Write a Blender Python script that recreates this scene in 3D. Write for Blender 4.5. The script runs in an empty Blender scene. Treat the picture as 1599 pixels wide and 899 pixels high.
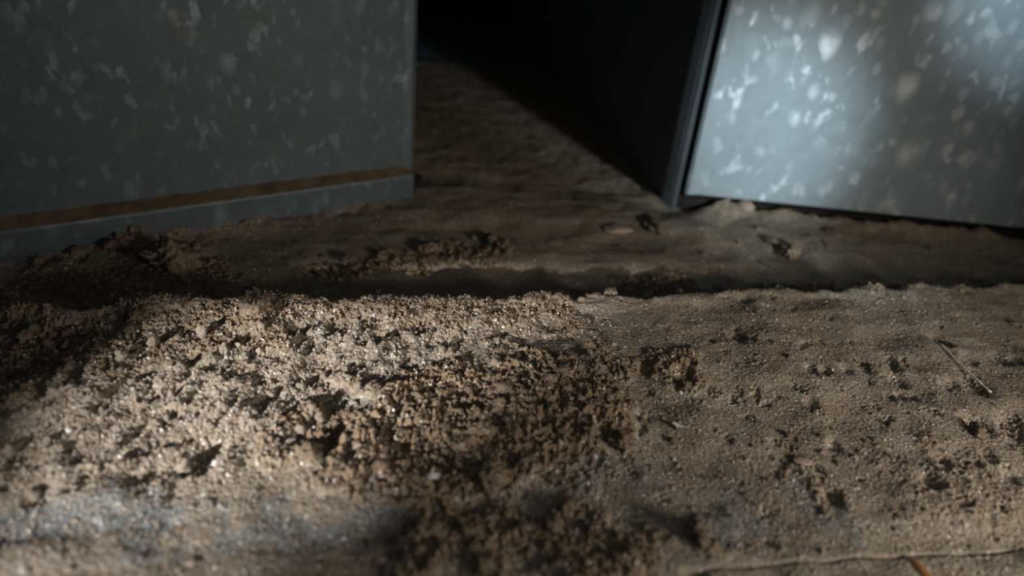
import bpy, bmesh, math, random
import numpy as np
from mathutils import Vector, Matrix, noise as mn

# ------------------------------------------------------------------ camera
C = bpy.context.scene.collection
SC = bpy.context.scene
FPX, CH = 1066.0, 0.12                      # focal length in pixels of a 1599 px frame, camera height (m)
Zc = np.array([208., 1953., 1066.]); Zc /= np.linalg.norm(Zc)      # world up seen from the camera
Fc = np.array([0., 0., -1.]); Yc = Fc - (Fc @ Zc) * Zc; Yc /= np.linalg.norm(Yc)
Xc = np.cross(Yc, Zc); RM = np.array([Xc, Yc, Zc])
cd = bpy.data.cameras.new('camera'); cam = bpy.data.objects.new('camera', cd); C.objects.link(cam)
cd.sensor_width = 36.0; cd.lens = 36.0 * FPX / 1599.0
cd.clip_start = 0.002; cd.clip_end = 20
cd.dof.use_dof = True; cd.dof.focus_distance = 0.215; cd.dof.aperture_fstop = 7.0
cam.matrix_world = Matrix.Translation((0, 0, CH)) @ Matrix(RM.tolist()).to_4x4()
SC.camera = cam

def at(u, v, z=0.0):
    """floor point (height z) under a photo measurement"""
    d = RM @ np.array([u - 799.5, -(v - 449.5), -FPX])
    t = (z - CH) / d[2]
    return np.array([d[0] * t, d[1] * t])

# ------------------------------------------------------------------ world, lights, exposure
W = bpy.data.worlds.new('world'); SC.world = W; W.use_nodes = True
W.node_tree.nodes['Background'].inputs[0].default_value = (0.75, 0.88, 1.0, 1)
W.node_tree.nodes['Background'].inputs[1].default_value = 0.04
SC.view_settings.view_transform = 'Standard'; SC.view_settings.look = 'None'
SC.view_settings.gamma = 1; SC.view_settings.use_curve_mapping = False
SC.view_settings.exposure = 0.0

def spot(name, loc, aim, power, angle, blend, col, radius=0.004):
    d = bpy.data.lights.new(name, 'SPOT'); d.energy = power; d.spot_size = math.radians(angle)
    d.spot_blend = blend; d.color = col; d.shadow_soft_size = radius
    o = bpy.data.objects.new(name, d); C.objects.link(o); o.location = loc
    o.rotation_euler = (Vector(aim) - Vector(loc)).to_track_quat('-Z', 'Y').to_euler()
    return o
def area(name, loc, aim, power, size, col):
    d = bpy.data.lights.new(name, 'AREA'); d.energy = power; d.size = size; d.color = col
    o = bpy.data.objects.new(name, d); C.objects.link(o); o.location = loc
    o.rotation_euler = (Vector(aim) - Vector(loc)).to_track_quat('-Z', 'Y').to_euler()
    return o
TORCH = np.array([-0.200, -0.170, 0.096]); YP = -0.035          # torch behind the camera, plane of the added beam mask
spot('torch_spot', TORCH, (-0.022, 0.230, 0.008), 13.0, 21, 0.90, (1.0, 0.96, 0.92), 0.0022)
spot('panel_fill_spot', (0.21, 0.06, 0.060), (0.106, 0.337, 0.034), 2.7, 28, 1.0, (0.74, 0.90, 1.0), 0.01)  # unseen cool spot added to brighten the left end of the right panel
spot('panel_fill_spot', (0.17, 0.04, 0.150), (0.225, 0.334, 0.125), 3.0, 25, 1.0, (0.74, 0.90, 1.0), 0.01)  # second unseen spot, added for the panel's upper right
o = area('right_fill', (0.25, -0.02, 0.082), (0.11, 0.15, 0.0), 0.165, 0.07, (1.0, 0.91, 0.78)); o.data.spread = math.radians(88)  # unseen fill from near right, placed to suit the clod shadows there
area('ambient_fill', (0.05, 0.02, 0.20), (0.04, 0.18, 0.0), 0.030, 0.14, (0.90, 0.95, 1.0))  # unseen overhead fill added as ambient light in the closed duct

# ------------------------------------------------------------------ helpers
def tag(o, label=None, cat=None, group=None, kind=None):
    if label: o['label'] = label
    if cat: o['category'] = cat
    if group: o['group'] = group
    if kind: o['kind'] = kind
    return o
def mesh_obj(name, verts, faces, mat, parent=None, smooth=False):
    m = bpy.data.meshes.new(name); m.from_pydata([tuple(v) for v in verts], [], faces); m.update()
    m.materials.append(mat)
    if smooth: m.polygons.foreach_set('use_smooth', [True] * len(m.polygons))
    o = bpy.data.objects.new(name, m); C.objects.link(o)
    if parent: o.parent = parent
    return o
def prism(name, pts, z0, z1, mat, parent=None, bevel=0.0):
    """closed outline (x,y) raised from z0 to z1"""
    n = len(pts); bm = bmesh.new()
    a = [bm.verts.new((p[0], p[1], z0)) for p in pts]; b = [bm.verts.new((p[0], p[1], z1)) for p in pts]
    bm.faces.new(a[::-1]); bm.faces.new(b)
    for i in range(n): bm.faces.new((a[i], a[(i + 1) % n], b[(i + 1) % n], b[i]))
    bmesh.ops.recalc_face_normals(bm, faces=bm.faces)
    if bevel: bmesh.ops.bevel(bm, geom=list(bm.edges), offset=bevel, segments=2, affect='EDGES', profile=0.6)
    m = bpy.data.meshes.new(name); bm.to_mesh(m); bm.free(); m.materials.append(mat)
    o = bpy.data.objects.new(name, m); C.objects.link(o)
    if parent: o.parent = parent
    return o
def slab(name, p, q, t, z0, z1, mat, parent=None, bevel=0.0):
    """upright sheet from p to q, thickness t to the left of p->q"""
    p = np.array(p, float); q = np.array(q, float); d = (q - p) / np.linalg.norm(q - p); n = np.array([-d[1], d[0]])
    return prism(name, [p, q, q + n * t, p + n * t], z0, z1, mat, parent, bevel)

class N:
    def __init__(s, name):
        s.m = bpy.data.materials.new(name); s.m.use_nodes = True; s.t = s.m.node_tree; s.n = s.t.nodes; s.l = s.t.links
        s.b = s.n['Principled BSDF']
        s.co = s.n.new('ShaderNodeTexCoord').outputs['Object']
    def new(s, kind, **kw):
        x = s.n.new(kind)
        for k, v in kw.items():
            if hasattr(x, k): setattr(x, k, v)
        return x
    def set(s, sock, v):
        if hasattr(v, 'is_output') or isinstance(v, bpy.types.NodeSocket): s.l.new(v, sock)
        else: sock.default_value = v
    def noise(s, scale, detail=3, rough=.55, co=None, dist=0):
        x = s.new('ShaderNodeTexNoise'); s.l.new(co or s.co, x.inputs['Vector'])
        x.inputs['Scale'].default_value = scale; x.inputs['Detail'].default_value = detail
        x.inputs['Roughness'].default_value = rough; x.inputs['Distortion'].default_value = dist
        return x.outputs['Fac']
    def voro(s, scale, co=None, feature='F1'):
        x = s.new('ShaderNodeTexVoronoi', feature=feature); s.l.new(co or s.co, x.inputs['Vector']); x.inputs['Scale'].default_value = scale
        return x
    def ramp(s, v, stops, interp='LINEAR'):
        x = s.new('ShaderNodeValToRGB'); s.l.new(v, x.inputs[0]); x.color_ramp.interpolation = interp
        e = x.color_ramp.elements
        while len(e) < len(stops): e.new(0.5)
        for i, (p, c) in enumerate(stops):
            e[i].position = p; e[i].color = (c, c, c, 1) if isinstance(c, (int, float)) else (*c, 1)
        return x.outputs[0]
    def mix(s, f, a, b, mode='MIX'):
        x = s.new('ShaderNodeMix', data_type='RGBA', blend_type=mode)
        s.set(x.inputs[0], f)
        for i, v in ((6, a), (7, b)):
            s.set(x.inputs[i], (*v, 1) if isinstance(v, tuple) and len(v) == 3 else v)
        return x.outputs[2]
    def math(s, op, a, b=0.0, clamp=False):
        x = s.new('ShaderNodeMath', operation=op, use_clamp=clamp); s.set(x.inputs[0], a); s.set(x.inputs[1], b); return x.outputs[0]
    def attr(s, name):
        x = s.new('ShaderNodeAttribute'); x.attribute_name = name; return x.outputs['Fac']
    def scaled(s, sc, rot=(0, 0, 0), co=None):
        x = s.new('ShaderNodeMapping'); s.l.new(co or s.co, x.inputs[0]); x.inputs['Scale'].default_value = sc; x.inputs['Rotation'].default_value = rot
        return x.outputs[0]
    def warp(s, co, nscale, amt):
        n = s.new('ShaderNodeTexNoise'); s.l.new(co, n.inputs['Vector']); n.inputs['Scale'].default_value = nscale; n.inputs['Detail'].default_value = 2
        v = s.new('ShaderNodeVectorMath', operation='MULTIPLY_ADD'); s.l.new(n.outputs['Color'], v.inputs[0])
        v.inputs[1].default_value = (amt,) * 3; s.l.new(co, v.inputs[2]); return v.outputs[0]
    def bump(s, h, dist, strength=1.0):
        x = s.new('ShaderNodeBump'); s.l.new(h, x.inputs['Height']); x.inputs['Distance'].default_value = dist; x.inputs['Strength'].default_value = strength
        s.l.new(x.outputs[0], s.b.inputs['Normal'])
    def out(s, col, rough=.9, metal=0., spec=.3):
        s.set(s.b.inputs['Base Color'], (*col, 1) if isinstance(col, tuple) else col)
        s.set(s.b.inputs['Roughness'], rough); s.set(s.b.inputs['Metallic'], metal); s.b.inputs['Specular IOR Level'].default_value = spec
        return s.m

def galvanised(name, base, light, cell, share, metal=.55, rough=.42, dusty=0.25):
    """zinc coated sheet: smoky ground with pale crystalline spangles and a dust film"""
    s = N(name)
    co = s.warp(s.scaled((1, 1, .62)), cell * .9, .55 / cell)
    v = s.voro(cell, co); v2 = s.voro(cell * 1.9, s.warp(s.scaled((1.0, 1.0, .7), (0.3, 0.2, 0.5)), cell, .5 / cell))
    sp = N.new(s, 'ShaderNodeSeparateColor'); s.l.new(v.outputs['Color'], sp.inputs[0])
    sp2 = N.new(s, 'ShaderNodeSeparateColor'); s.l.new(v2.outputs['Color'], sp2.inputs[0])
    worm = s.ramp(s.noise(cell * 1.45, 2.0, .5, s.scaled((1, 1, .7), (.2, .4, .3)), .15), [(.58, 0.0), (.67, .8)])
    core = s.ramp(v.outputs['Distance'], [(.22, 1.0), (.56, 0.0)])
    core2 = s.ramp(v2.outputs['Distance'], [(.22, 1.0), (.58, 0.0)])
    pick = s.math('MULTIPLY', s.ramp(sp.outputs[0], [(1 - share, 0.0), (1 - share * .45, 1.0)]), core)
    pick2 = s.math('MULTIPLY', s.ramp(sp2.outputs[1], [(1 - share * .8, 0.0), (1.0, .7)]), core2)
    blob = s.math('MULTIPLY', s.math('MAXIMUM', s.math('MAXIMUM', pick, pick2), worm), s.ramp(s.noise(cell * .45, 3, .6), [(.36, .12), (.62, 1.0)]))
    cloud = s.noise(22, 5, .6)
    fine = s.noise(cell * 1.6, 3, .6)
    g = s.mix(s.ramp(cloud, [(.3, 0.0), (.7, 1.0)]), tuple(c * .86 for c in base), tuple(c * 1.16 for c in base))
    g = s.mix(s.ramp(fine, [(.35, 0.0), (.7, .35)]), g, tuple(c * 1.35 for c in base))
    g = s.mix(blob, g, light)
    film = s.math('MULTIPLY', s.ramp(s.noise(60, 5, .7), [(.35, .3), (.75, 1.0)]), dusty)
    g = s.mix(film, g, (.20, .17, .13))
    s.bump(fine, .00012, .6)
    return s.out(g, s.math('SUBTRACT', rough + .08, s.math('MULTIPLY', blob, .10)), s.math('MULTIPLY', s.math('SUBTRACT', 1.0, film), metal), .4)

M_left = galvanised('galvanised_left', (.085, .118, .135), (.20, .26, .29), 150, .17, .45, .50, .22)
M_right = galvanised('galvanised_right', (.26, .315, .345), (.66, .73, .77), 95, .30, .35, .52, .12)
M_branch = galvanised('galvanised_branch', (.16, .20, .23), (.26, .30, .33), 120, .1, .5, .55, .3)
M_flange = galvanised('galvanised_flange', (.26, .32, .36), (.36, .42, .46), 120, .1, .3, .5, .1)
M_floor = galvanised('galvanised_floor', (.30, .36, .40), (.50, .55, .58), 160, .2, .5, .5, .15)
s = N('dusty_hem'); M_hem = s.out(s.mix(s.ramp(s.noise(120, 4, .6), [(.35, 0.0), (.65, 1.0)]), (.070, .048, .028), (.125, .092, .060)), .95)

# dust: pale mineral powder, brown lint crumbs, thin grey film
def dust_material(name, browning=None):
    s = N(name)
    if browning is not None: s.co = s.scaled((.0045,) * 3)          # clods are modelled at unit size
    if browning is None:
        br, th = s.attr('lint'), s.attr('film')
    else:
        br, th = browning, 0.0
    pw = s.mix(s.ramp(s.noise(45, 5, .6), [(.3, 0.0), (.7, 1.0)]), (.300, .258, .208), (.375, .330, .275))
    ln = s.mix(s.ramp(s.noise(160, 4, .6), [(.3, 0.0), (.7, 1.0)]), (.165, .120, .078), (.270, .204, .140))
    g = s.mix(br, pw, ln)
    g = s.mix(th, g, (.25, .275, .285))
    gr = s.voro(1500, s.warp(s.co, 900, .0004)); sp = s.new('ShaderNodeSeparateColor'); s.l.new(gr.outputs['Color'], sp.inputs[0])
    g = s.mix(.85, g, s.ramp(sp.outputs[0], [(0, .62), (.3, .85), (.75, 1.0), (.93, 1.25), (1.0, 1.6)]), 'MULTIPLY')
    g = s.mix(s.ramp(sp.outputs[1], [(.80, 0.0), (.84, .35)]), g, (.40, .26, .14))
    g = s.mix(s.ramp(sp.outputs[2], [(.975, 0.0), (.985, .8)]), g, (.75, .73, .68))
    h = s.math('ADD', s.math('MULTIPLY', s.noise(1400, 3, .7), 1.0), s.math('MULTIPLY', gr.outputs['Distance'], -.6))
    s.bump(h, .00035, .9)
    return s.out(g, .93, 0., .25)
M_dust = dust_material('duct_dust')
M_clod = dust_material('lint_clod', .75)
M_pale = dust_material('powder_clod', .15)
s = N('sand_grain'); oi = s.new('ShaderNodeObjectInfo')
gv = s.attr('tone')
M_grit = s.out(s.ramp(gv, [(0, (.16, .105, .06)), (.35, (.30, .22, .145)), (.7, (.42, .34, .26)), (.93, (.60, .55, .47)), (1.0, (.80, .78, .74))]), .7, 0, .5)
s = N('quartz_grain'); M_quartz = s.out(s.mix(s.noise(300, 2), (.85, .84, .80), (.70, .60, .48)), .25, 0, .7)
s = N('white_paint'); M_paint = s.out(s.mix(s.ramp(s.noise(500, 3), [(.4, 0.0), (.65, 1.0)]), (.75, .74, .72), (.48, .44, .38)), .6)
s = N('dry_straw'); M_straw = s.out(s.mix(s.ramp(s.noise(420, 3), [(.4, 0.0), (.62, 1.0)]), (.86, .80, .74), (.60, .50, .42)), .6)
s = N('pink_mortar'); M_mortar = s.out(s.mix(s.ramp(s.noise(500, 4), [(.35, 0.0), (.65, 1.0)]), (.50, .40, .34), (.32, .23, .18)), .9)
s = N('rust_scrap'); M_rust = s.out(s.mix(s.noise(300, 3), (.45, .20, .06), (.25, .10, .04)), .8)
s = N('foot_shade'); M_foot_shade = s.out(s.mix(s.noise(90, 4), (.012, .010, .009), (.03, .025, .02)), .9)  # near-black colour standing for the shadow under the right panel
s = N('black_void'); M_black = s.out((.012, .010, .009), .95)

# ------------------------------------------------------------------ duct shell
LP0 = np.array(at(643, 290)); LP1 = np.array(at(0, 385)); Ld = (LP1 - LP0) / np.linalg.norm(LP1 - LP0)
RP0 = np.array(at(1068, 312)); RP1 = np.array(at(1599, 366)); Rd = (RP1 - RP0) / np.linalg.norm(RP1 - RP0)
BR0 = np.array(at(1040, 300)); BR1 = np.array(at(872, 120)); Bd = (BR1 - BR0) / np.linalg.norm(BR1 - BR0)
TOP = 0.235; ZF = -0.010
LE = LP0 + Ld * 0.50; RE = RP0 + Rd * 0.62
fl = prism('floor', [(-.75, -.45), (1.0, -.45), (1.0, 1.3), (-.75, 1.3)], ZF - .004, ZF, M_floor); tag(fl, kind='structure')
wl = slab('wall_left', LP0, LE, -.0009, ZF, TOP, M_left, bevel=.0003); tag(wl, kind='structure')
nL = np.array([Ld[1], -Ld[0]]) * (-1); nL = nL if nL @ (-LP0) > 0 else -nL          # towards the room
# folded foot of the left panel: a shallow hem holding a line of rusty dust
hz = 0.0072
a = LP0 + nL * .0001; b = LE + nL * .0001
hem = mesh_obj('hem', [(*(LP0 + nL * o), z) for o, z in ((0.0002, hz), (.0016, hz - .0006), (.0019, hz - .002), (.0014, ZF))] +
               [(*(LE + nL * o), z) for o, z in ((0.0002, hz), (.0016, hz - .0006), (.0019, hz - .002), (.0014, ZF))],
               [(0, 1, 5, 4), (1, 2, 6, 5), (2, 3, 7, 6), (0, 3, 2, 1), (4, 5, 6, 7)], M_left, wl)
# dust lying along the hem
rng = random.Random(4); vs = []; fs = []; n = 420
for i in range(n + 1):
    p = LP0 + Ld * (.5 * i / n); w = mn.noise(Vector((i * .13, 0, 0))); w2 = mn.noise(Vector((i * .5, 3, 0)))
    for o, z in ((.0001, hz + .0038 + .0006 * w + .0003 * w2), (.0011, hz + .0013 + .0005 * w), (.0019 + .0002 * w2, hz - .0008)):
        vs.append((*(p + nL * o), z))
for i in range(n):
    for k in range(2): fs.append((i * 3 + k, i * 3 + k + 1, i * 3 + k + 4, i * 3 + k + 3))
mesh_obj('dust_line', vs, fs, M_hem, wl, True)
# rolled end edge of the left panel
e0 = LP0 + Ld * .0058
mesh_obj('edge_fold', [(*(LP0 - Ld * .0004 + nL * .0004), ZF), (*(LP0 + Ld * .0016 + nL * .0011), ZF), (*(e0 + nL * .0002), ZF),
                       (*(LP0 - Ld * .0004 + nL * .0004), TOP), (*(LP0 + Ld * .0016 + nL * .0011), TOP), (*(e0 + nL * .0002), TOP)],
         [(0, 1, 4, 3), (1, 2, 5, 4)], M_left, wl)

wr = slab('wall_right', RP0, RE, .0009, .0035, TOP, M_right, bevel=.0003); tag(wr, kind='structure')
foot = mesh_obj('foot_shade_strip', [(*RP0, .0040), (*RE, .0040), (*(RE + np.array([0, .006])), -.0005), (*(RP0 + np.array([0, .006])), -.0005), (*(RP0 + np.array([0, .007])), ZF), (*(RE + np.array([0, .007])), ZF)],
                [(0, 1, 2, 3), (3, 2, 5, 4)], M_foot_shade, wr)  # added strip; the shadow band along the panel foot is in its colour
# branch duct
BRE = BR0 + Bd * 1.0; BL0 = LP0 + np.array([-.0012, .0016]); BLE = BL0 + Bd * 1.0
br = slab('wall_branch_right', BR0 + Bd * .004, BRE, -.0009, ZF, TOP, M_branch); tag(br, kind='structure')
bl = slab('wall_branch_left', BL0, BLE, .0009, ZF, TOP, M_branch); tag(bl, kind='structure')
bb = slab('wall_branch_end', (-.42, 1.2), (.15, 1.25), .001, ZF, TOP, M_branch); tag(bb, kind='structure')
# corner connection between branch and right panel: two upright folded strips with a dark slot
def strip(name, pts, mat, parent, z0=ZF):
    vs = [(p[0], p[1], z0) for p in pts] + [(p[0], p[1], TOP) for p in pts]; k = len(pts)
    return mesh_obj(name, vs, [(i, i + 1, k + i + 1, k + i) for i in range(k - 1)], mat, parent)
P = lambda u, v, back=0: np.array(at(u, v)) + np.array([0, back])
strip('corner_flange', [BR0 + Bd * .006, P(1036, 299), P(1042, 302, -.0008), P(1047, 305, -.0008), P(1049, 306, .0006), P(1051, 307, -.0010), P(1057, 309, -.0016), P(1059, 310, .004)], M_flange, br)
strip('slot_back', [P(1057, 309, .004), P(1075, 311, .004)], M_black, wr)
strip('edge_fold', [RP0 + np.array([.0000, .003]), RP0 + np.array([-.0004, -.0004]), RP0 + np.array([.0010, -.0013]), RP0 + Rd * .0055 + np.array([0, -.0002])], M_right, wr, .0035)
# unseen near wall, added as a mask; its rims cut the torch's sharp shadow borders
def through(p, z=0.0):
    p = np.array([p[0], p[1], z]); t = (YP - TORCH[1]) / (p[1] - TORCH[1]); q = TORCH + (p - TORCH) * t; return q[0], q[2]
ta, tb = through(at(300, 466, .006), .006), through(at(1599, 430, .006), .006)
la, lb = through(at(0, 640)), through(at(235, 505))
def meet(a, b, c, d):
    a, b, c, d = map(np.array, (a, b, c, d)); r = b - a; q = d - c; t = ((c[0] - a[0]) * q[1] - (c[1] - a[1]) * q[0]) / (r[0] * q[1] - r[1] * q[0]); return a + r * t
tl = meet(ta, tb, la, lb); lo = np.array(la) + (np.array(la) - tl) / np.linalg.norm(np.array(la) - tl) * .001
lo = tl + (lo - tl) * ((tl[1] + .0) / max(tl[1] - lo[1], 1e-4)) * .98
tr = tl + (np.array(tb) - tl) / np.linalg.norm(np.array(tb) - tl) * .14; br_ = np.array([tr[0], max(lo[1], 0)])
hole = [tl, tr, br_, lo]; outer = [(-.75, TOP), (1.0, TOP), (1.0, ZF), (-.75, ZF)]
vs = [(p[0], YP + dy, p[1]) for dy in (0, -.0012) for p in list(outer) + list(hole)]; fs = []
for k in range(4):
    m_ = (k + 1) % 4
    fs += [(k, m_, 4 + m_, 4 + k), (8 + m_, 8 + k, 12 + k, 12 + m_), (4 + k, 4 + m_, 12 + m_, 12 + k)]
wn = mesh_obj('beam_mask', vs, fs, M_branch); tag(wn, kind='structure')
# top sheet of the duct and of the branch
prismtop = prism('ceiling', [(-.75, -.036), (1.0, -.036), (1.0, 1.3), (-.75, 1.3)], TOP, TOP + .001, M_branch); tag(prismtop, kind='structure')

# ------------------------------------------------------------------ dust heightfield
X0, X1, Y0, Y1, DX = -.34, .36, .055, .375, .00026
nx, ny = int((X1 - X0) / DX), int((Y1 - Y0) / DX)
xs = X0 + (np.arange(nx) + .5) * DX; ys = Y0 + (np.arange(ny) + .5) * DX
GX, GY = np.meshgrid(xs, ys)
R = np.random.default_rng(11)
fy = np.fft.fftfreq(ny, DX)[:, None]; fx = np.fft.rfftfreq(nx, DX)[None, :]
def fnoise(lo, hi, beta=1.0, seed=0, sx=1.0, sy=1.0, ang=0.0):
    """band limited noise, wavelengths hi..lo metres, unit variance"""
    r = np.random.default_rng(seed); w = np.fft.rfft2(r.standard_normal((ny, nx)))
    ca, sa = math.cos(ang), math.sin(ang)
    u = (fx * ca + fy * sa) * sx; v = (-fx * sa + fy * ca) * sy
    f = np.sqrt(u * u + v * v) + 1e-9
    w *= f ** (-beta - 1) * (1 / (1 + (1 / (f * hi)) ** 6)) * np.exp(-(f * lo) ** 2)
    o = np.fft.irfft2(w, s=(ny, nx)); return (o / o.std()).astype(np.float32)
def sm(a, b, x):
    t = np.clip((x - a) / (b - a), 0, 1); return t * t * (3 - 2 * t)
def poly_mask(pts, soft):
    """soft mask of a floor polygon given by photo measurements"""
    q = np.array([at(*p) for p in pts]); ins = np.zeros(GX.shape, bool); dist = np.full(GX.shape, 9., np.float32)
    for i in range(len(q)):
        (x1, y1), (x2, y2) = q[i], q[(i + 1) % len(q)]
        c = ((y1 > GY) != (y2 > GY)) & (GX < (x2 - x1) * (GY - y1) / (y2 - y1 + 1e-12) + x1); ins ^= c
        t = np.clip(((GX - x1) * (x2 - x1) + (GY - y1) * (y2 - y1)) / ((x2 - x1) ** 2 + (y2 - y1) ** 2), 0, 1)
        dist = np.minimum(dist, np.hypot(GX - x1 - t * (x2 - x1), GY - y1 - t * (y2 - y1)))
    sd = np.where(ins, dist, -dist) + wob * soft * .8
    return sm(-soft, soft, sd).astype(np.float32)
wob = fnoise(.002, .03, 1.0, 5)

# bank edge: far side line and left side line
crest = np.array([at(u, v, .004) for u, v in [(430, 463), (520, 465), (600, 466), (730, 466), (850, 462), (1000, 461), (1100, 455), (1190, 447), (1300, 450), (1400, 448), (1500, 447), (1599, 445)]])
cx = np.concatenate([[-.5, -.12], crest[:, 0], [.6]]); cy = np.concatenate([[.08, .176], crest[:, 1], [.36]])
lft = np.array([at(u, v, .002) for u, v in [(0, 655), (60, 620), (110, 592), (200, 528), (260, 492), (330, 470)]])
yc = np.interp(GX, cx, cy); xl = np.interp(GY, np.concatenate([[0], lft[:, 1], [.5]]), np.concatenate([[-.135], lft[:, 0], [-.09]]))
sF = (yc - GY) * .965 + wob * .0011; sL = (GX - xl) + wob * .0018
H = (-.0062 + .0098 * sm(-.013, .0035, sF)).astype(np.float32)          # drop over the far edge
H -= (.0035 * (1 - sm(-.016, .004, sL)) * sm(-.002, .01, sF)).astype(np.float32)
H -= (.0035 * sm(.005, .10, sF)).astype(np.float32)                     # bank falls gently towards the camera
H += .0012 * np.exp(-((sF - .003) / .004) ** 2)                         # slight lip
far = 1 - sm(-.006, .001, sF)
# far floor rises again to the walls, long sweep marks parallel to the bank
H += far * .0012 * sm(.27, .33, GY)
ang = math.atan(.22)
sweep = fnoise(.004, .05, .8, 21, sx=7.0, sy=1.0, ang=ang)
H += .00024 * sweep * far
H += .00022 * fnoise(.003, .04, .8, 22, sx=5.0, sy=1.0, ang=ang) * (1 - far)
H += .0006 * fnoise(.004, .06, 1.2, 23)
# dust drifted against the feet of the panels
dR = np.clip(RP0[1] - GY, 0, 1); okR = sm(RP0[0] + .004, RP0[0] + .02, GX)
dLp = np.clip((GX - LP0[0]) * nL[0] + (GY - LP0[1]) * nL[1], 0, 1); okL = 1 - sm(LP0[0] - .02, LP0[0] + .002, GX)
H += far * (okR * (.0042 + .0010 * wob) * np.exp(-dR / .007) + okL * (.0018 + .0010 * wob) * np.exp(-dLp / .006)).astype(np.float32)
# seam at the mouth of the branch
s0, s1 = np.array(at(600, 289, -.005)), np.array(at(1100, 309, -.005)); sd_ = (s1 - s0) / np.linalg.norm(s1 - s0)
dseam = (GX - s0[0]) * (-sd_[1]) + (GY - s0[1]) * sd_[0]
H -= .0016 * sm(-.0004, .0022, dseam)

Hb = H.copy()
# lint heaps
heap = np.zeros_like(H)
heaps = [([(560, 620), (700, 585), (840, 560), (960, 575), (985, 640), (940, 720), (830, 780), (700, 790), (560, 800), (470, 730), (455, 680)], .006, 1.0),
         ([(600, 800), (760, 760), (900, 780), (1000, 830), (1010, 899), (620, 899)], .008, .85),
         ([(940, 650), (1000, 665), (990, 720), (930, 700)], .003, .8),
         ([(1020, 560), (1090, 560), (1090, 620), (1040, 625)], .003, .7),
         ([(400, 680), (520, 690), (520, 740), (420, 735)], .003, .8),
         ([(190, 505), (420, 470), (500, 500), (430, 560), (200, 590), (110, 600)], .006, .6),
         ([(0, 500), (190, 490), (200, 560), (60, 620), (0, 640)], .006, .7),
         ([(440, 470), (900, 465), (900, 520), (700, 530), (560, 520), (440, 500)], .004, .5),
         ([(1040, 830), (1120, 830), (1120, 870), (1040, 870)], .003, .6),
         ([(1230, 730), (1320, 740), (1330, 800), (1240, 800)], .003, .35),
         ([(1400, 730), (1599, 700), (1599, 820), (1420, 800)], .006, .24),
         ([(490, 395), (620, 380), (790, 360), (790, 388), (640, 400), (500, 412)], .003, .8),
         ([(970, 412), (1080, 405), (1090, 425), (980, 425)], .003, .6),
         ([(900, 430), (1180, 428), (1599, 425), (1599, 448), (1190, 452), (900, 462)], .004, .55),
         ([(0, 400), (150, 385), (330, 350), (330, 400), (420, 405), (300, 440), (0, 470)], .006, .5)]
for pts, soft, amt in heaps: heap = np.maximum(heap, amt * poly_mask(pts, soft))
metal = np.maximum(poly_mask([(-60, 800), (60, 785), (150, 778), (240, 780), (330, 800), (300, 845), (150, 850), (-40, 840)], .0035),
                   .62 * poly_mask([(330, 800), (600, 805), (640, 850), (420, 860), (300, 850)], .005))
metal = np.maximum(metal, .55 * poly_mask([(1130, 800), (1260, 780), (1320, 800), (1270, 835), (1150, 835)], .005))
metal = np.maximum(metal, .35 * poly_mask([(880, 740), (1010, 730), (1060, 790), (930, 800)], .006))
H += heap * .0016 * (1 - far * .5)
# crumbs: stamped domes of many sizes
def stamp(n, rmin, rmax, prob, flat=.8, seed=1, power=2.2, jag=.25, sign=1.0, up=-.15):
    H0 = H.copy()
    r = np.random.default_rng(seed); k = 0
    pi = prob.ravel().astype(np.float64); c = np.cumsum(pi); idx = np.searchsorted(c, r.random(n) * c[-1])
    rad = rmin + (rmax - rmin) * r.random(n) ** power
    A = r.random(n) * math.pi; E = .65 + .7 * r.random(n)
    for j in range(n):
        iy, ix = divmod(int(idx[j]), nx); w = int(rad[j] * 1.4 / DX) + 1
        y0, y1, x0, x1 = max(iy - w, 0), min(iy + w + 1, ny), max(ix - w, 0), min(ix + w + 1, nx)
        dy = (np.arange(y0, y1) - iy)[:, None] * DX; dx = (np.arange(x0, x1) - ix)[None, :] * DX
        ca, sa = math.cos(A[j]), math.sin(A[j]); u = (dx * ca + dy * sa) / E[j]; v = (-dx * sa + dy * ca) * E[j]
        q = (u * u + v * v) / rad[j] ** 2 + jag * jagn[y0:y1, x0:x1]
        d = np.clip(1 - q, 0, 1) ** .8 * rad[j] * flat
        if sign > 0: H[y0:y1, x0:x1] = np.maximum(H[y0:y1, x0:x1], np.where(d > 0, H0[iy, ix] + up * rad[j] + d, -1))
        else: H[y0:y1, x0:x1] -= d
jagn = fnoise(.0003, .0024, .35, 31)
inview = ((GX > -.12 - .75 * (GY - .06)) & (GX < .14 + .65 * (GY - .08))).astype(np.float32)
near = sm(-.004, .004, sF)
patch = poly_mask([(0, 640), (200, 520), (430, 462), (900, 460), (880, 520), (640, 600), (480, 700), (300, 780), (0, 790)], .008)
clear = 1 - .85 * metal
crag = fnoise(.0004, .007, .75, 61); crag2 = fnoise(.0003, .003, .5, 62)
H += (heap * near * (1 - metal) * (1 - .5 * patch) * (.00062 * np.clip(crag + .15, 0, 2.6) + .0004 * np.clip(crag2, 0, 3) * sm(-.3, .8, crag))).astype(np.float32)
H += (heap * (1 - near) * (.0009 * np.clip(crag - .1, 0, 2.6))).astype(np.float32)
stamp(1300, .0008, .0022, heap * inview * clear * (1 - .6 * far), .27, 41, 2.4, .8)
stamp(300, .0012, .0028, heap ** 2 * inview * clear * near, .45, 42, 2.0, .8)
stamp(15000, .0003, .0008, (heap + .05 * near + .14 * patch + .03 * far) * inview * clear, .75, 43, 1.6, .35)
stamp(420, .0005, .0013, (near * .6 + patch * .6) * inview * clear * (1 - heap), .6, 44, 2.2, .4)
stamp(330, .0008, .0022, near * inview * (1 - heap) * (1 - metal), .5, 45, 2.0, .5, -1.0)
H += heap * .00022 * fnoise(.0006, .004, .5, 51)
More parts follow.
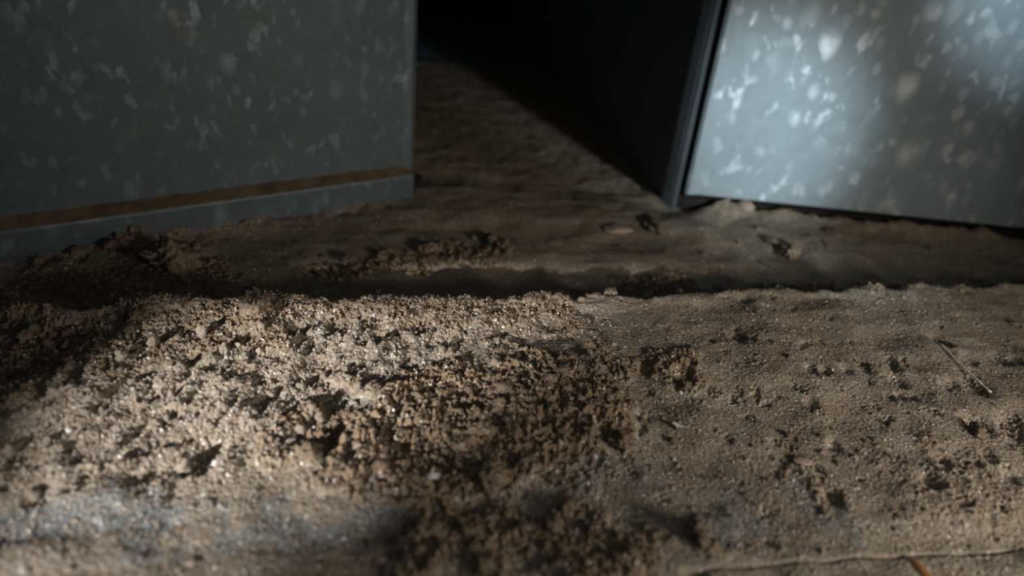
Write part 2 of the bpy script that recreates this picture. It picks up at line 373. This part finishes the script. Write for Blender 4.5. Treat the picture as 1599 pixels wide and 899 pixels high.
H += (.00006 + .00007 * patch) * (1 - .6 * metal) * fnoise(.0004, .0022, .2, 52) * (.45 + .55 * near)
# ruts shaped to follow the torch's shadow streaks in the lit patch
H += patch * (1 - heap) * .00055 * fnoise(.0012, .010, .6, 53, sx=1.0, sy=2.6, ang=-.43)
# pits and hollows seen on the right of the bank: (u, v, radius px, depth mm)
pits = [(1400, 598, 9, 2), (1385, 566, 7, 1.4), (1460, 540, 8, 1.5), (1510, 566, 8, 1.6), (1560, 564, 9, 1.8), (1590, 570, 8, 1.8), (1520, 606, 11, 2.2), (1485, 602, 6, 1.2),
        (1475, 606, 5, 1.2), (1262, 585, 7, 1.5), (1286, 587, 6, 1.4), (1318, 584, 6, 1.3), (1347, 578, 9, 1.8), (1392, 578, 7, 1.5), (1387, 623, 5, 1.2), (1404, 623, 5, 1.2), (1422, 623, 5, 1.2),
        (1525, 668, 11, 2.6), (1582, 668, 13, 3.2), (1302, 697, 7, 1.6), (1540, 715, 7, 1.6), (1470, 722, 7, 1.6), (1577, 745, 7, 1.6), (1063, 600, 13, 3.4), (1005, 585, 10, 2.2), (1160, 480, 7, 1.6),
        (1150, 535, 9, 1.8), (1300, 780, 10, 2.2), (1265, 634, 7, 1.4), (1000, 670, 6, 1.3), (1450, 755, 9, 2), (1185, 385, 6, 1.2), (500, 690, 26, 2.6), (320, 712, 17, 2.4), (60, 775, 12, 2.0), (540, 655, 20, 1.8),
        (235, 625, 9, 1.2), (265, 655, 8, 1.2), (295, 575, 9, 1.3), (380, 545, 12, 1.6), (590, 533, 11, 1.6), (655, 525, 13, 1.6), (480, 600, 12, 1.3), (640, 588, 14, 1.4), (70, 625, 10, 1.5), (125, 600, 9, 1.5)]
for u, v, rp, dm in pits:
    p = at(u, v); dd = math.hypot(p[0], p[1], CH); r = rp * dd / FPX * 1.25
    q = ((GX - p[0]) ** 2 + ((GY - p[1]) * .75) ** 2) / r ** 2
    H -= (dm * .001 * np.exp(-np.clip(q + .35 * jagn * np.exp(-q), 0, None) ** 1.5)).astype(np.float32)
shadow_furrows = [(290, 735, 378, 672, 10, 1.6), (462, 690, 540, 622, 15, 1.6), (226, 632, 262, 608, 5, 1.0), (268, 618, 305, 590, 5, 1.0), (236, 658, 266, 636, 5, 1.0), (262, 660, 292, 636, 5, 1.0), (428, 622, 505, 572, 7, 1.2),
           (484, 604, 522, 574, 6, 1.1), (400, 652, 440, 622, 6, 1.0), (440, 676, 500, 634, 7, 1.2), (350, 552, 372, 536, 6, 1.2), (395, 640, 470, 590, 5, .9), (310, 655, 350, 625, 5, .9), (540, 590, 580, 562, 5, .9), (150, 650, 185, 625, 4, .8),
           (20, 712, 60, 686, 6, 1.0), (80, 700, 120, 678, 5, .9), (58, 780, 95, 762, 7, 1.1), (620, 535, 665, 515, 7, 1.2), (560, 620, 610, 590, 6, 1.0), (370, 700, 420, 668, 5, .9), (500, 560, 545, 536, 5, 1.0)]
for u0, v0, u1, v1, w, dm in shadow_furrows:  # grooves carved where the clods' cast shadow streaks lie, to darken them
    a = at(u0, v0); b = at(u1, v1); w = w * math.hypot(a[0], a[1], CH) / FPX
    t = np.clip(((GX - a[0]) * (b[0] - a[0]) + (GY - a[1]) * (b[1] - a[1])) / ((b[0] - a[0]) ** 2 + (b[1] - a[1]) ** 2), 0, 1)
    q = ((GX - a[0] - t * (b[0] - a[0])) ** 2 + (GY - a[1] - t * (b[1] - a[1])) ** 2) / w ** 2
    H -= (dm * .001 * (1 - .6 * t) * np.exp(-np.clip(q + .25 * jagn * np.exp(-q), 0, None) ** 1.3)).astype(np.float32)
# swept-thin places where the sheet shows
H = np.where(metal > .02, H * (1 - metal) + metal * (Hb - .0004 + .0002 * wob + .00005 * fnoise(.0006, .003, .3, 54)), H).astype(np.float32)
# lap of the sheet under the dust at the very bottom
l0, l1 = np.array(at(1000, 899)), np.array(at(1599, 852)); ld = (l1 - l0) / np.linalg.norm(l1 - l0)
dl = -((GX - l0[0]) * (-ld[1]) + (GY - l0[1]) * ld[0])
lapx = sm(at(1050, 893)[0], at(1068, 892)[0], GX)
H -= (.0008 * np.exp(-((dl + .0002 * wob) / .00042) ** 2) * lapx + .0001 * sm(-.0003, .0006, dl) * lapx).astype(np.float32)
p = at(1085, 901); H -= .006 * np.exp(-(((GX - p[0]) / .0024) ** 2 + ((GY - p[1]) / .0012) ** 2) ** 2)

def hz_at(x, y):
    i = min(max(int((y - Y0) / DX), 0), ny - 1); j = min(max(int((x - X0) / DX), 0), nx - 1)
    return float(H[i, j])
def spots(u, v):
    """floor point whose dust surface shows at this measurement"""
    z = 0.
    for _ in range(4):
        q = at(u, v, z); z = hz_at(*q)
    return q[0], q[1], z

# mesh: rows by y, columns fan out with distance; coarse skirts outside
rows = [-.05 + .012 * i for i in range(10)] + [.068 + .002 * i for i in range(4)]
y = .076; 
while y < .352: rows.append(y); y += .00024 + .00062 * max(0, y - .08)
rows = np.array(rows)
uu = np.linspace(0, 1, 1150)
sk = np.linspace(0, 1, 26)[1:] ** 1.5
cols = []
for y in rows:
    yy = max(y, .07); a = -.094 - (yy - .075) * .74; b = .120 + (yy - .095) * .63
    cols.append(np.concatenate([(a - sk * (a + .62))[::-1] if False else (a + sk * (-.62 - a))[::-1], a + (b - a) * uu, b + sk * (.80 - b)]))
VX = np.array(cols); VY = np.repeat(rows[:, None], VX.shape[1], 1)
def sample(F, x, y):
    fxp = np.clip((x - X0) / DX - .5, 0, nx - 1.001); fyp = np.clip((y - Y0) / DX - .5, 0, ny - 1.001)
    ix = fxp.astype(int); iy = fyp.astype(int); tx = fxp - ix; ty = fyp - iy
    return (F[iy, ix] * (1 - tx) + F[iy, ix + 1] * tx) * (1 - ty) + (F[iy + 1, ix] * (1 - tx) + F[iy + 1, ix + 1] * tx) * ty
VZ = np.maximum(sample(H, VX, VY), ZF + .0006)
def grid_mesh(name, VX, VY, VZ, keep, attrs, mat):
    r, c = VX.shape; co = np.stack([VX, VY, VZ], -1).reshape(-1, 3).astype(np.float32)
    idx = np.arange(r * c).reshape(r, c)
    q = np.stack([idx[:-1, :-1], idx[:-1, 1:], idx[1:, 1:], idx[1:, :-1]], -1).reshape(-1, 4)
    cen = (co[q[:, 0]] + co[q[:, 2]]) / 2; q = q[keep(cen[:, 0], cen[:, 1])]
    used = np.unique(q); mp = np.zeros(len(co), np.int64); mp[used] = np.arange(len(used)); q = mp[q]; co = co[used]
    m = bpy.data.meshes.new(name); m.vertices.add(len(co)); m.vertices.foreach_set('co', co.ravel())
    m.loops.add(q.size); m.loops.foreach_set('vertex_index', q.ravel().astype(np.int32))
    m.polygons.add(len(q)); m.polygons.foreach_set('loop_start', (np.arange(len(q)) * 4).astype(np.int32))
    m.polygons.foreach_set('use_smooth', np.ones(len(q), bool))
    for k, F in attrs.items():
        a = m.attributes.new(k, 'FLOAT', 'POINT'); a.data.foreach_set('value', np.ascontiguousarray(F.reshape(-1)[used], np.float32))
    m.update(calc_edges=True); m.materials.append(mat)
    o = bpy.data.objects.new(name, m); C.objects.link(o); return o
def side(p, d, x, y): return (x - p[0]) * (-d[1]) + (y - p[1]) * d[0]
sgL = np.sign(side(LP0, Ld, 0, 0)); sgR = np.sign(side(RP0, Rd, 0, 0))
def keep_main(x, y):
    a = side(LP0, Ld, x, y) * sgL > -.0006; b = side(RP0, Rd, x, y) * sgR > -.0006
    mouth = (x > LP0[0] - .001) & (x < RP0[0])
    return (a | (x > LP0[0])) & (b | (x < RP0[0])) & (y < .350)
lint = np.clip(heap * 1.1 + far * .35 + .12 + .25 * wob * .3, 0, 1)
film = np.clip(metal * 1.25 * sm(-.5, .8, wob * .5 + metal), 0, .95)
dl_o = grid_mesh('dust_layer', VX, VY, VZ, keep_main, {'lint': sample(lint, VX, VY), 'film': sample(film, VX, VY)}, M_dust)
tag(dl_o, 'thick layer of grey brown dust banked over the whole duct bottom', 'dust', kind='stuff')

# dust on the branch bottom (coarser, far and dark)
bx = np.linspace(-.16, .10, 340); by = np.linspace(.3505, .66, 360); BX, BY = np.meshgrid(bx, by)
BZ = np.zeros_like(BX)
for i in range(BX.shape[0]):
    for j in range(BX.shape[1]):
        v = Vector((BX[i, j], BY[i, j], 0)); BZ[i, j] = .0011 * mn.noise(v * 60) + .0007 * mn.noise(v * 170) + .0005 * mn.noise(v * 420)
edge_h = sample(H, BX, np.full_like(BX, .350)); t = sm(.350, .362, BY)
BZ = (-.0055 + BZ) * t + edge_h * (1 - t)
bLn = np.array([-Bd[1], Bd[0]])
def keep_b(x, y):
    r_ = (x - BR0[0]) * bLn[0] + (y - BR0[1]) * bLn[1]; l_ = (x - BL0[0]) * bLn[0] + (y - BL0[1]) * bLn[1]
    return (r_ > -.0005) & (l_ < .0005) & (y < at(1000, 128)[1] + .02)
o = grid_mesh('dust_carpet', BX, BY, BZ, keep_b, {'lint': np.full(BX.shape, .6), 'film': np.zeros(BX.shape)}, M_dust)
tag(o, 'even brown dust carpet receding into the dark side duct', 'dust', kind='stuff')

# ------------------------------------------------------------------ loose grains (real grit, joined)
def grit(name, n, prob, rmin, rmax, seed, mat, label, power=2.5, sink=.25):
    r = np.random.default_rng(seed)
    c = np.cumsum(prob.ravel().astype(np.float64)); idx = np.searchsorted(c, r.random(n) * c[-1])
    iy, ix = np.divmod(idx, nx); x = X0 + (ix + r.random(n)) * DX; y = Y0 + (iy + r.random(n)) * DX
    rad = rmin + (rmax - rmin) * r.random(n) ** power; z = sample(H, x, y) + rad * (1 - 2 * sink) * .7
    g = (1 + 5 ** .5) / 2
    iv = np.array([(-1, g, 0), (1, g, 0), (-1, -g, 0), (1, -g, 0), (0, -1, g), (0, 1, g), (0, -1, -g), (0, 1, -g), (g, 0, -1), (g, 0, 1), (-g, 0, -1), (-g, 0, 1)]) / 1.9
    ifc = np.array([(0, 11, 5), (0, 5, 1), (0, 1, 7), (0, 7, 10), (0, 10, 11), (1, 5, 9), (5, 11, 4), (11, 10, 2), (10, 7, 6), (7, 1, 8), (3, 9, 4), (3, 4, 2), (3, 2, 6), (3, 6, 8), (3, 8, 9), (4, 9, 5), (2, 4, 11), (6, 2, 10), (8, 6, 7), (9, 8, 1)])
    q, _ = np.linalg.qr(r.standard_normal((n, 3, 3)))
    V = iv[None] * (.7 + .6 * r.random((n, 12, 1))) * (.65 + .7 * r.random((n, 1, 3)))
    V = np.einsum('nij,nkj->nki', q, V) * rad[:, None, None] + np.stack([x, y, z], -1)[:, None, :]
    Fc_ = (ifc[None] + (np.arange(n) * 12)[:, None, None]).reshape(-1, 3)
    m = bpy.data.meshes.new(name); m.vertices.add(n * 12); m.vertices.foreach_set('co', V.reshape(-1).astype(np.float32))
    m.loops.add(Fc_.size); m.loops.foreach_set('vertex_index', Fc_.ravel().astype(np.int32))
    m.polygons.add(len(Fc_)); m.polygons.foreach_set('loop_start', (np.arange(len(Fc_)) * 3).astype(np.int32))
    a = m.attributes.new('tone', 'FLOAT', 'POINT'); a.data.foreach_set('value', np.repeat(r.random(n) ** 1.1, 12).astype(np.float32))
    m.update(calc_edges=True); m.materials.append(mat)
    o = bpy.data.objects.new(name, m); C.objects.link(o)
    tag(o, label, 'grit', kind='stuff'); return o
clearw = keep_main(GX, GY).astype(np.float32) * inview
sg = grit('sand_grit', 26000, (near * (.45 + patch * 1.0 + .35 * heap + .9 * metal) + far * .06) * clearw, .00012, .00034, 71, M_grit, 'loose sand grains sprinkled over the dust bank')
qg = grit('quartz_grit', 480, (near * (.5 + patch + metal) + far * .05) * clearw, .00016, .00046, 72, M_quartz, 'sparse glinting white quartz grains scattered over the dust', 3.0, .1)

for o in (sg, qg):
    o.parent = dl_o; del o['category']
def where(u, v, us, vs_):
    a = (u - min(us)) / (max(us) - min(us)); b = (v - min(vs_)) / (max(vs_) - min(vs_))
    h = ['far left', 'left', 'middle', 'right', 'far right'][min(int(a * 5), 4)]
    if max(vs_) - min(vs_) < 90: return ', ' + h + ' part'
    return ', ' + ['back', 'central', 'front'][min(int(b * 3), 2)] + ' ' + h + ' part'
# ------------------------------------------------------------------ clods (individual things)
def clod_mesh(name, seed, sub, mat, rough=.55, tall=1.0):
    bm = bmesh.new(); bmesh.ops.create_icosphere(bm, subdivisions=sub, radius=1.0)
    off = Vector((seed * 7.3, seed * 3.1, seed * 1.7))
    for v in bm.verts:
        n = v.co.normalized()
        r = 1 + rough * .8 * mn.noise(n * 1.3 + off)
        r += rough * .55 * (abs(mn.noise(n * 3.1 + off)) * 2 - .5) + rough * .40 * mn.noise(n * 6.5 + off) + rough * .30 * abs(mn.noise(n * 13 + off))
        if sub > 3: r += rough * (.34 * mn.noise(n * 18 + off) + .26 * mn.noise(n * 34 + off))
        v.co = n * max(r, .25)
        v.co.z *= .8 * tall
        if v.co.z < -.35: v.co.z = -.35 + (v.co.z + .35) * .2
    m = bpy.data.meshes.new(name); bm.to_mesh(m); bm.free(); m.materials.append(mat)
    m.polygons.foreach_set('use_smooth', [True] * len(m.polygons)); return m
VAR = {'lint': [clod_mesh('dust_clod', 10 + i, 3, M_clod, .75) for i in range(9)],
       'pale': [clod_mesh('dust_clod', 40 + i, 3, M_pale, .6) for i in range(5)]}
def place(name, me, u, v, rp, ax=(1, 1, 1), rz=0.0, label=None, cat='clod', group=None, sink=.25, tilt=0.0):
    x, y, z = spots(u, v); dd = math.sqrt(x * x + y * y + (CH - z) ** 2); r = rp * dd / FPX
    o = bpy.data.objects.new(name, me); C.objects.link(o)
    o.scale = (r * ax[0], r * ax[1], r * ax[2]); o.rotation_euler = (tilt, 0, rz)
    o.location = (x, y, z + r * ax[2] * (.35 - sink)); tag(o, label, cat, group); return o

special = [ # u v rpx ax label pale?
 (398, 470, 27, (.8, .65, 1.35), 'sunlike', 'tall craggy dust clod lit on one side at the left end of the bank edge', 'lint'),
 (210, 362, 26, (1.2, .8, .75), 0, 'large dark clod against the foot of the left metal panel', 'lint'),
 (268, 398, 25, (1.2, 1.0, 1.0), 0, 'leaning brown clod in the shaded dust below the left panel', 'lint'),
 (762, 735, 25, (.9, 1.0, 1.15), 0, 'biggest rounded brown clod at the near side of the central heap', 'lint'),
 (748, 668, 18, (.75, 1.2, 1.1), 0, 'elongated brown clod leaning in the middle of the central heap', 'lint'),
 (775, 625, 15, (1.0, 1.0, 1.0), 0, 'brown clod at the back of the central heap', 'lint'),
 (1068, 602, 12, (.8, 1.1, 1.0), 0, 'brown clod beside the deep dark hollow right of the central heap', 'lint'),
 (1190, 446, 11, (.9, .8, 1.2), 0, 'small upright tan clod on the bank edge below the right panel', 'lint'),
 (1232, 388, 14, (1.3, .8, .8), 0, 'jagged brown clod alone on the shaded floor before the right panel', 'lint'),
 (1203, 374, 9, (1.3, .8, .6), 0, 'flat dark clod just behind the jagged clod before the right panel', 'lint'),
 (1305, 360, 11, (1.1, .9, .5), 0, 'low blurred brown clod nearest the right panel foot', 'lint'),
 (1018, 342, 20, (1.5, .7, .4), 0, 'long low dark clod in front of the side duct corner', 'lint'),
 (480, 315, 13, (1.6, .8, .7), 0, 'low dark crumb pile at the foot of the left panel near its right end', 'lint'),
 (488, 636, 11, (.7, .8, 1.2), 0, 'small bright upright clod at the left tip of the central heap', 'pale'),
 (485, 712, 18, (1.2, .9, .8), 0, 'light brown lumpy clod at the left foot of the central heap', 'lint'),
 (95, 607, 15, (1.0, .7, .8), 0, 'pale clod at the left border of the lit dust', 'pale'),
 (1090, 828, 18, (1.1, .8, .9), 0, 'reddish brown clod near the bottom edge of the picture', 'lint'),
 (665, 820, 19, (1.3, .8, .8), 0, 'tan clod on the left of the foreground heap', 'lint'),
 (1525, 672, 12, (1.1, .8, .8), 0, 'craggy clod beside two dark hollows at the right', 'lint'),
 (975, 680, 17, (1.1, .9, .9), 0, 'brown clod standing apart on the right of the central heap', 'lint'),
 (1590, 440, 10, (1, .8, .9), 0, 'dark clod on the bank edge at the right picture border', 'lint'),
 (545, 402, 12, (1.3, .8, .8), 0, 'left end clod of the crumb row on the shaded floor', 'lint'),
 (670, 385, 14, (1.2, .8, .9), 0, 'middle clod of the crumb row on the shaded floor', 'lint'),
 (765, 372, 13, (1.3, .8, .7), 0, 'right end clod of the crumb row on the shaded floor', 'lint'),
 (880, 575, 14, (.9, 1, 1), 0, 'brown clod on the right shoulder of the central heap', 'lint'),
 (330, 555, 11, (1.3, .8, .8), 0, 'cream clod in the middle of the lit dust', 'pale'),
 (960, 228, 11, (1.1, .8, .7), 0, 'faint clod lying inside the side duct by its right wall', 'lint'),
]
for i, (u, v, rp, ax, _, lab, kd) in enumerate(special):
    me = clod_mesh('dust_clod', 100 + i, 4, M_pale if kd == 'pale' else M_clod, .8 if rp > 12 else .65)
    if v < 290:
        q = at(u, v, -.004); o = bpy.data.objects.new('dust_clod', me); C.objects.link(o); r = rp * math.hypot(q[0], q[1], CH) / FPX
        o.scale = (r * ax[0], r * ax[1], r * ax[2]); o.location = (q[0], q[1], -.004 + r * .2); tag(o, lab, 'clod')
        continue
    place('dust_clod', me, u, v + rp * .5, rp * .95, ax, i * 1.3, lab, sink=.1 if i else .3)
# upright crumbs of the lit patch that throw long shadows away from the torch
for k, (u, v, rp) in enumerate([(288, 738, 10), (300, 728, 7), (455, 692, 9), (470, 672, 8), (228, 634, 6), (268, 617, 6), (238, 658, 5), (262, 662, 6), (425, 622, 8), (398, 648, 6), (352, 640, 5), (330, 668, 6),
                (470, 606, 8), (505, 590, 6), (540, 578, 6), (350, 548, 8), (382, 560, 7), (285, 580, 7), (205, 590, 6), (160, 640, 5), (75, 690, 6), (20, 712, 7), (95, 702, 5), (58, 778, 9), (180, 700, 5),
                (580, 540, 7), (645, 532, 8), (620, 565, 6), (690, 548, 6), (560, 606, 7), (435, 655, 7), (500, 655, 8), (190, 560, 8), (240, 540, 8), (315, 520, 8)]):
    place('dust_clod', VAR['pale'][k % 5], u, v, rp * 1.15, (.8, .8, 1.25), k * .9, 'upright cream crumb in the lit dust' + where(u, v, (0, 700), (510, 790)), 'clod', 'upright crumbs of the lit dust', .05)
# bits that are not dust
def flake_mesh(name, pts, t, mat, seed, curl=.25):
    bm = bmesh.new(); n = len(pts); r = random.Random(seed)
    top = [bm.verts.new((p[0], p[1], t + curl * (p[0] ** 2) + r.uniform(-.06, .06))) for p in pts]; bot = [bm.verts.new((v.co.x, v.co.y, v.co.z - t)) for v in top]
    c1 = bm.verts.new((0, 0, t)); c0 = bm.verts.new((0, 0, 0))
    for i in range(n):
        j = (i + 1) % n; bm.faces.new((top[i], top[j], c1)); bm.faces.new((bot[j], bot[i], c0)); bm.faces.new((bot[i], bot[j], top[j], top[i]))
    m = bpy.data.meshes.new(name); bm.to_mesh(m); bm.free(); m.materials.append(mat); return m
place('paint_flake', flake_mesh('paint_flake', [(-1, -.1), (-.7, .4), (-.1, .15), (.4, .3), (1, .05), (.8, -.35), (.2, -.2), (-.5, -.45)], .12, M_paint, 1), 1062, 668, 12, (1.15, .9, 1), -.15, 'small curled white paint flake on the dust right of the central heap', 'flake', sink=.0)
place('paint_flake', flake_mesh('paint_flake', [(-1, -.3), (-.4, .5), (.5, .4), (1, 0), (.4, -.5), (-.5, -.6)], .10, M_mortar, 2), 1292, 708, 12, (1.1, .7, .6), .1, 'pinkish flake half buried at the lower right, before a small pit', 'flake', sink=.2)
place('paint_flake', flake_mesh('paint_flake', [(-1, -.4), (-.5, .6), (.4, .5), (1, .1), (.6, -.5), (-.3, -.7)], .12, M_paint, 3), 952, 596, 6, (1.2, .8, 1), .3, 'tiny pale flake right behind the central heap', 'flake', sink=.0)
def stone(mat, seed): return clod_mesh('pebble', seed, 3, mat, .35)
for u, v, rp, ax, mt, lab in [(675, 742, 12, (1.2, .7, .7), M_paint, 'white chip of plaster lying at the front of the central heap'),
                              (1160, 328, 15, (1.2, .8, .8), M_mortar, 'pinkish pebble at the foot of the right panel near the corner'),
                              (1130, 327, 8, (1, .8, .9), M_mortar, 'small grey pebble left of the pinkish pebble by the right panel'),
                              (965, 357, 18, (1.5, .8, .45), M_mortar, 'flat pinkish crumb of mortar on the shaded floor before the side duct'),
                              (590, 456, 5, (.9, .8, 1), M_paint, 'tiny white stone just behind the bank edge'),
                              (1062, 612, 4.5, (1, 1, 1), M_paint, 'tiny white stone at the deep hollow right of the central heap'),
                              (1252, 718, 11, (1.3, 1, .35), M_mortar, 'pale crumbly chip pressed in the dust at the lower right'),
                              (337, 722, 6, (1, 1, 1), M_paint, 'white grain in the long hollow of the lit dust'),
                              (110, 675, 5, (1, 1, 1), M_paint, 'white grain on the smooth lit dust at the left'),
                              (617, 722, 4.5, (1, 1, 1), M_paint, 'white grain left of the plaster chip'),
                              (300, 877, 7, (1, 1, .7), M_mortar, 'pale blurred stone at the bottom left on the swept sheet'),
                              (826, 467, 4, (1, 1, 1), M_quartz, 'glinting crystal on the bank edge at the middle'),
                              (1442, 893, 11, (2.6, .7, .5), M_rust, 'orange rust scrap at the bottom right border')]:
    place('pebble', stone(mt, int(u)), u, v + rp * .2, rp * .85, ax, u * .01, lab, 'stone', sink=.2)
# splinter: thin broken straw
p0 = np.array(spots(1466, 541)); p1 = np.array(spots(1543, 616)); vs = []; fs = []; k = 22
d = p1 - p0; d /= np.linalg.norm(d); sidev = np.cross(d, [0, 0, 1])
for i in range(k + 1):
    t = i / k; c = p0 + (p1 - p0) * t + sidev * .0006 * math.sin(t * 5.0) * t; c[2] = max(hz_at(c[0], c[1]), p0[2] * (1 - t) + p1[2] * t) + .0007
    r = (.00038 + .00008 * math.sin(i * 1.9)) * (1.3 if t > .7 else 1.0)
    for a in range(6):
        q = c + sidev * r * math.cos(a * math.pi / 3) + np.array([0, 0, 1]) * r * .8 * math.sin(a * math.pi / 3); vs.append(tuple(q))
for i in range(k):
    for a in range(6): fs.append((i * 6 + a, i * 6 + (a + 1) % 6, i * 6 + 6 + (a + 1) % 6, i * 6 + 6 + a))
fs += [tuple(range(5, -1, -1)), tuple(k * 6 + a for a in range(6))]
tag(mesh_obj('straw', vs, fs, M_straw, None, True), 'thin pale broken straw lying slanted on the right of the dust bank', 'straw')

# scattered small clods, in families
fam = [('small brown lint clods of the central heap', 'small brown clod in the central heap', 'lint', 45, [(570, 610), (840, 560), (960, 590), (960, 690), (830, 770), (560, 790), (470, 700)], 5, 11),
       ('brown clods of the foreground heap', 'blurred brown clod in the foreground heap', 'lint', 28, [(600, 800), (880, 780), (1000, 840), (990, 895), (620, 895)], 7, 13),
       ('crumbs on the sunlit-looking dust', 'small cream crumb on the brightly lit dust', 'pale', 22, [(60, 640), (220, 530), (440, 475), (840, 470), (640, 590), (430, 690), (150, 760)], 3.5, 7.5),
       ('clods of the left rough border', 'dim brown clod left of the lit dust', 'lint', 24, [(5, 500), (190, 480), (330, 470), (180, 530), (60, 610), (5, 640)], 5, 10),
       ('crumbs along the bank edge', 'small tan crumb on the bank edge', 'lint', 30, [(880, 455), (1190, 445), (1590, 438), (1590, 452), (1190, 456), (900, 468)], 3.5, 7),
       ('crumbs of the row on the shaded floor', 'dim crumb in the row on the shaded floor', 'lint', 16, [(500, 400), (640, 382), (790, 364), (790, 380), (640, 398), (510, 412)], 4, 9),
       ('crumbs along the left panel foot', 'dark crumb at the left panel foot', 'lint', 14, [(20, 398), (330, 345), (560, 308), (560, 318), (330, 365), (20, 430)], 6, 12),
       ('crumbs on the right half of the bank', 'small brown crumb on the smooth right bank', 'lint', 40, [(960, 500), (1590, 480), (1590, 820), (1300, 820), (1000, 780), (1000, 600)], 3.2, 7),
       ('crumbs on the shaded floor before the right panel', 'dim crumb before the right panel', 'lint', 8, [(900, 400), (1100, 345), (1590, 395), (1590, 420), (1000, 425)], 4, 8)]
rr = random.Random(77)
def inside(u, v, q):
    c = False
    for i in range(len(q)):
        (x1, y1), (x2, y2) = q[i], q[(i + 1) % len(q)]
        if (y1 > v) != (y2 > v) and u < (x2 - x1) * (v - y1) / (y2 - y1) + x1: c = not c
    return c
for grp, lab, kd, n, q, r0, r1 in fam:
    us = [a[0] for a in q]; vs_ = [a[1] for a in q]; k = 0
    while k < n:
        u = rr.uniform(min(us), max(us)); v = rr.uniform(min(vs_), max(vs_))
        if not inside(u, v, q): continue
        rp = r0 + (r1 - r0) * rr.random() ** 2
        place('dust_clod', rr.choice(VAR[kd]), u, v, rp, (rr.uniform(.8, 1.3), rr.uniform(.7, 1.2), rr.uniform(.7, 1.15)), rr.uniform(0, 6.3), lab + where(u, v, us, vs_), 'clod', grp.replace('sunlit-looking', 'brightly lit'), rr.uniform(.15, .4), rr.uniform(-.3, .3))
        k += 1

# clods that would share a label are told apart by their order from the left
same = {}
for o in C.objects:
    if 'group' in o and 'label' in o: same.setdefault(o['label'], []).append(o)
ORD = ['leftmost', 'second from left', 'third from left', 'fourth from left', 'fifth from left', 'sixth from left', 'seventh from left', 'eighth from left', 'ninth from left', 'tenth from left']
Mi = RM.T
def screen_u(o):
    c = Mi @ (np.array(o.location) - np.array([0, 0, CH])); return c[0] / -c[2]
for lab, os_ in same.items():
    if len(os_) < 2: continue
    os_.sort(key=screen_u)
    for k, o in enumerate(os_):
        if k < len(ORD): o['label'] = lab + ', ' + (ORD[k] if k < len(os_) - 1 or k < 1 else 'rightmost')
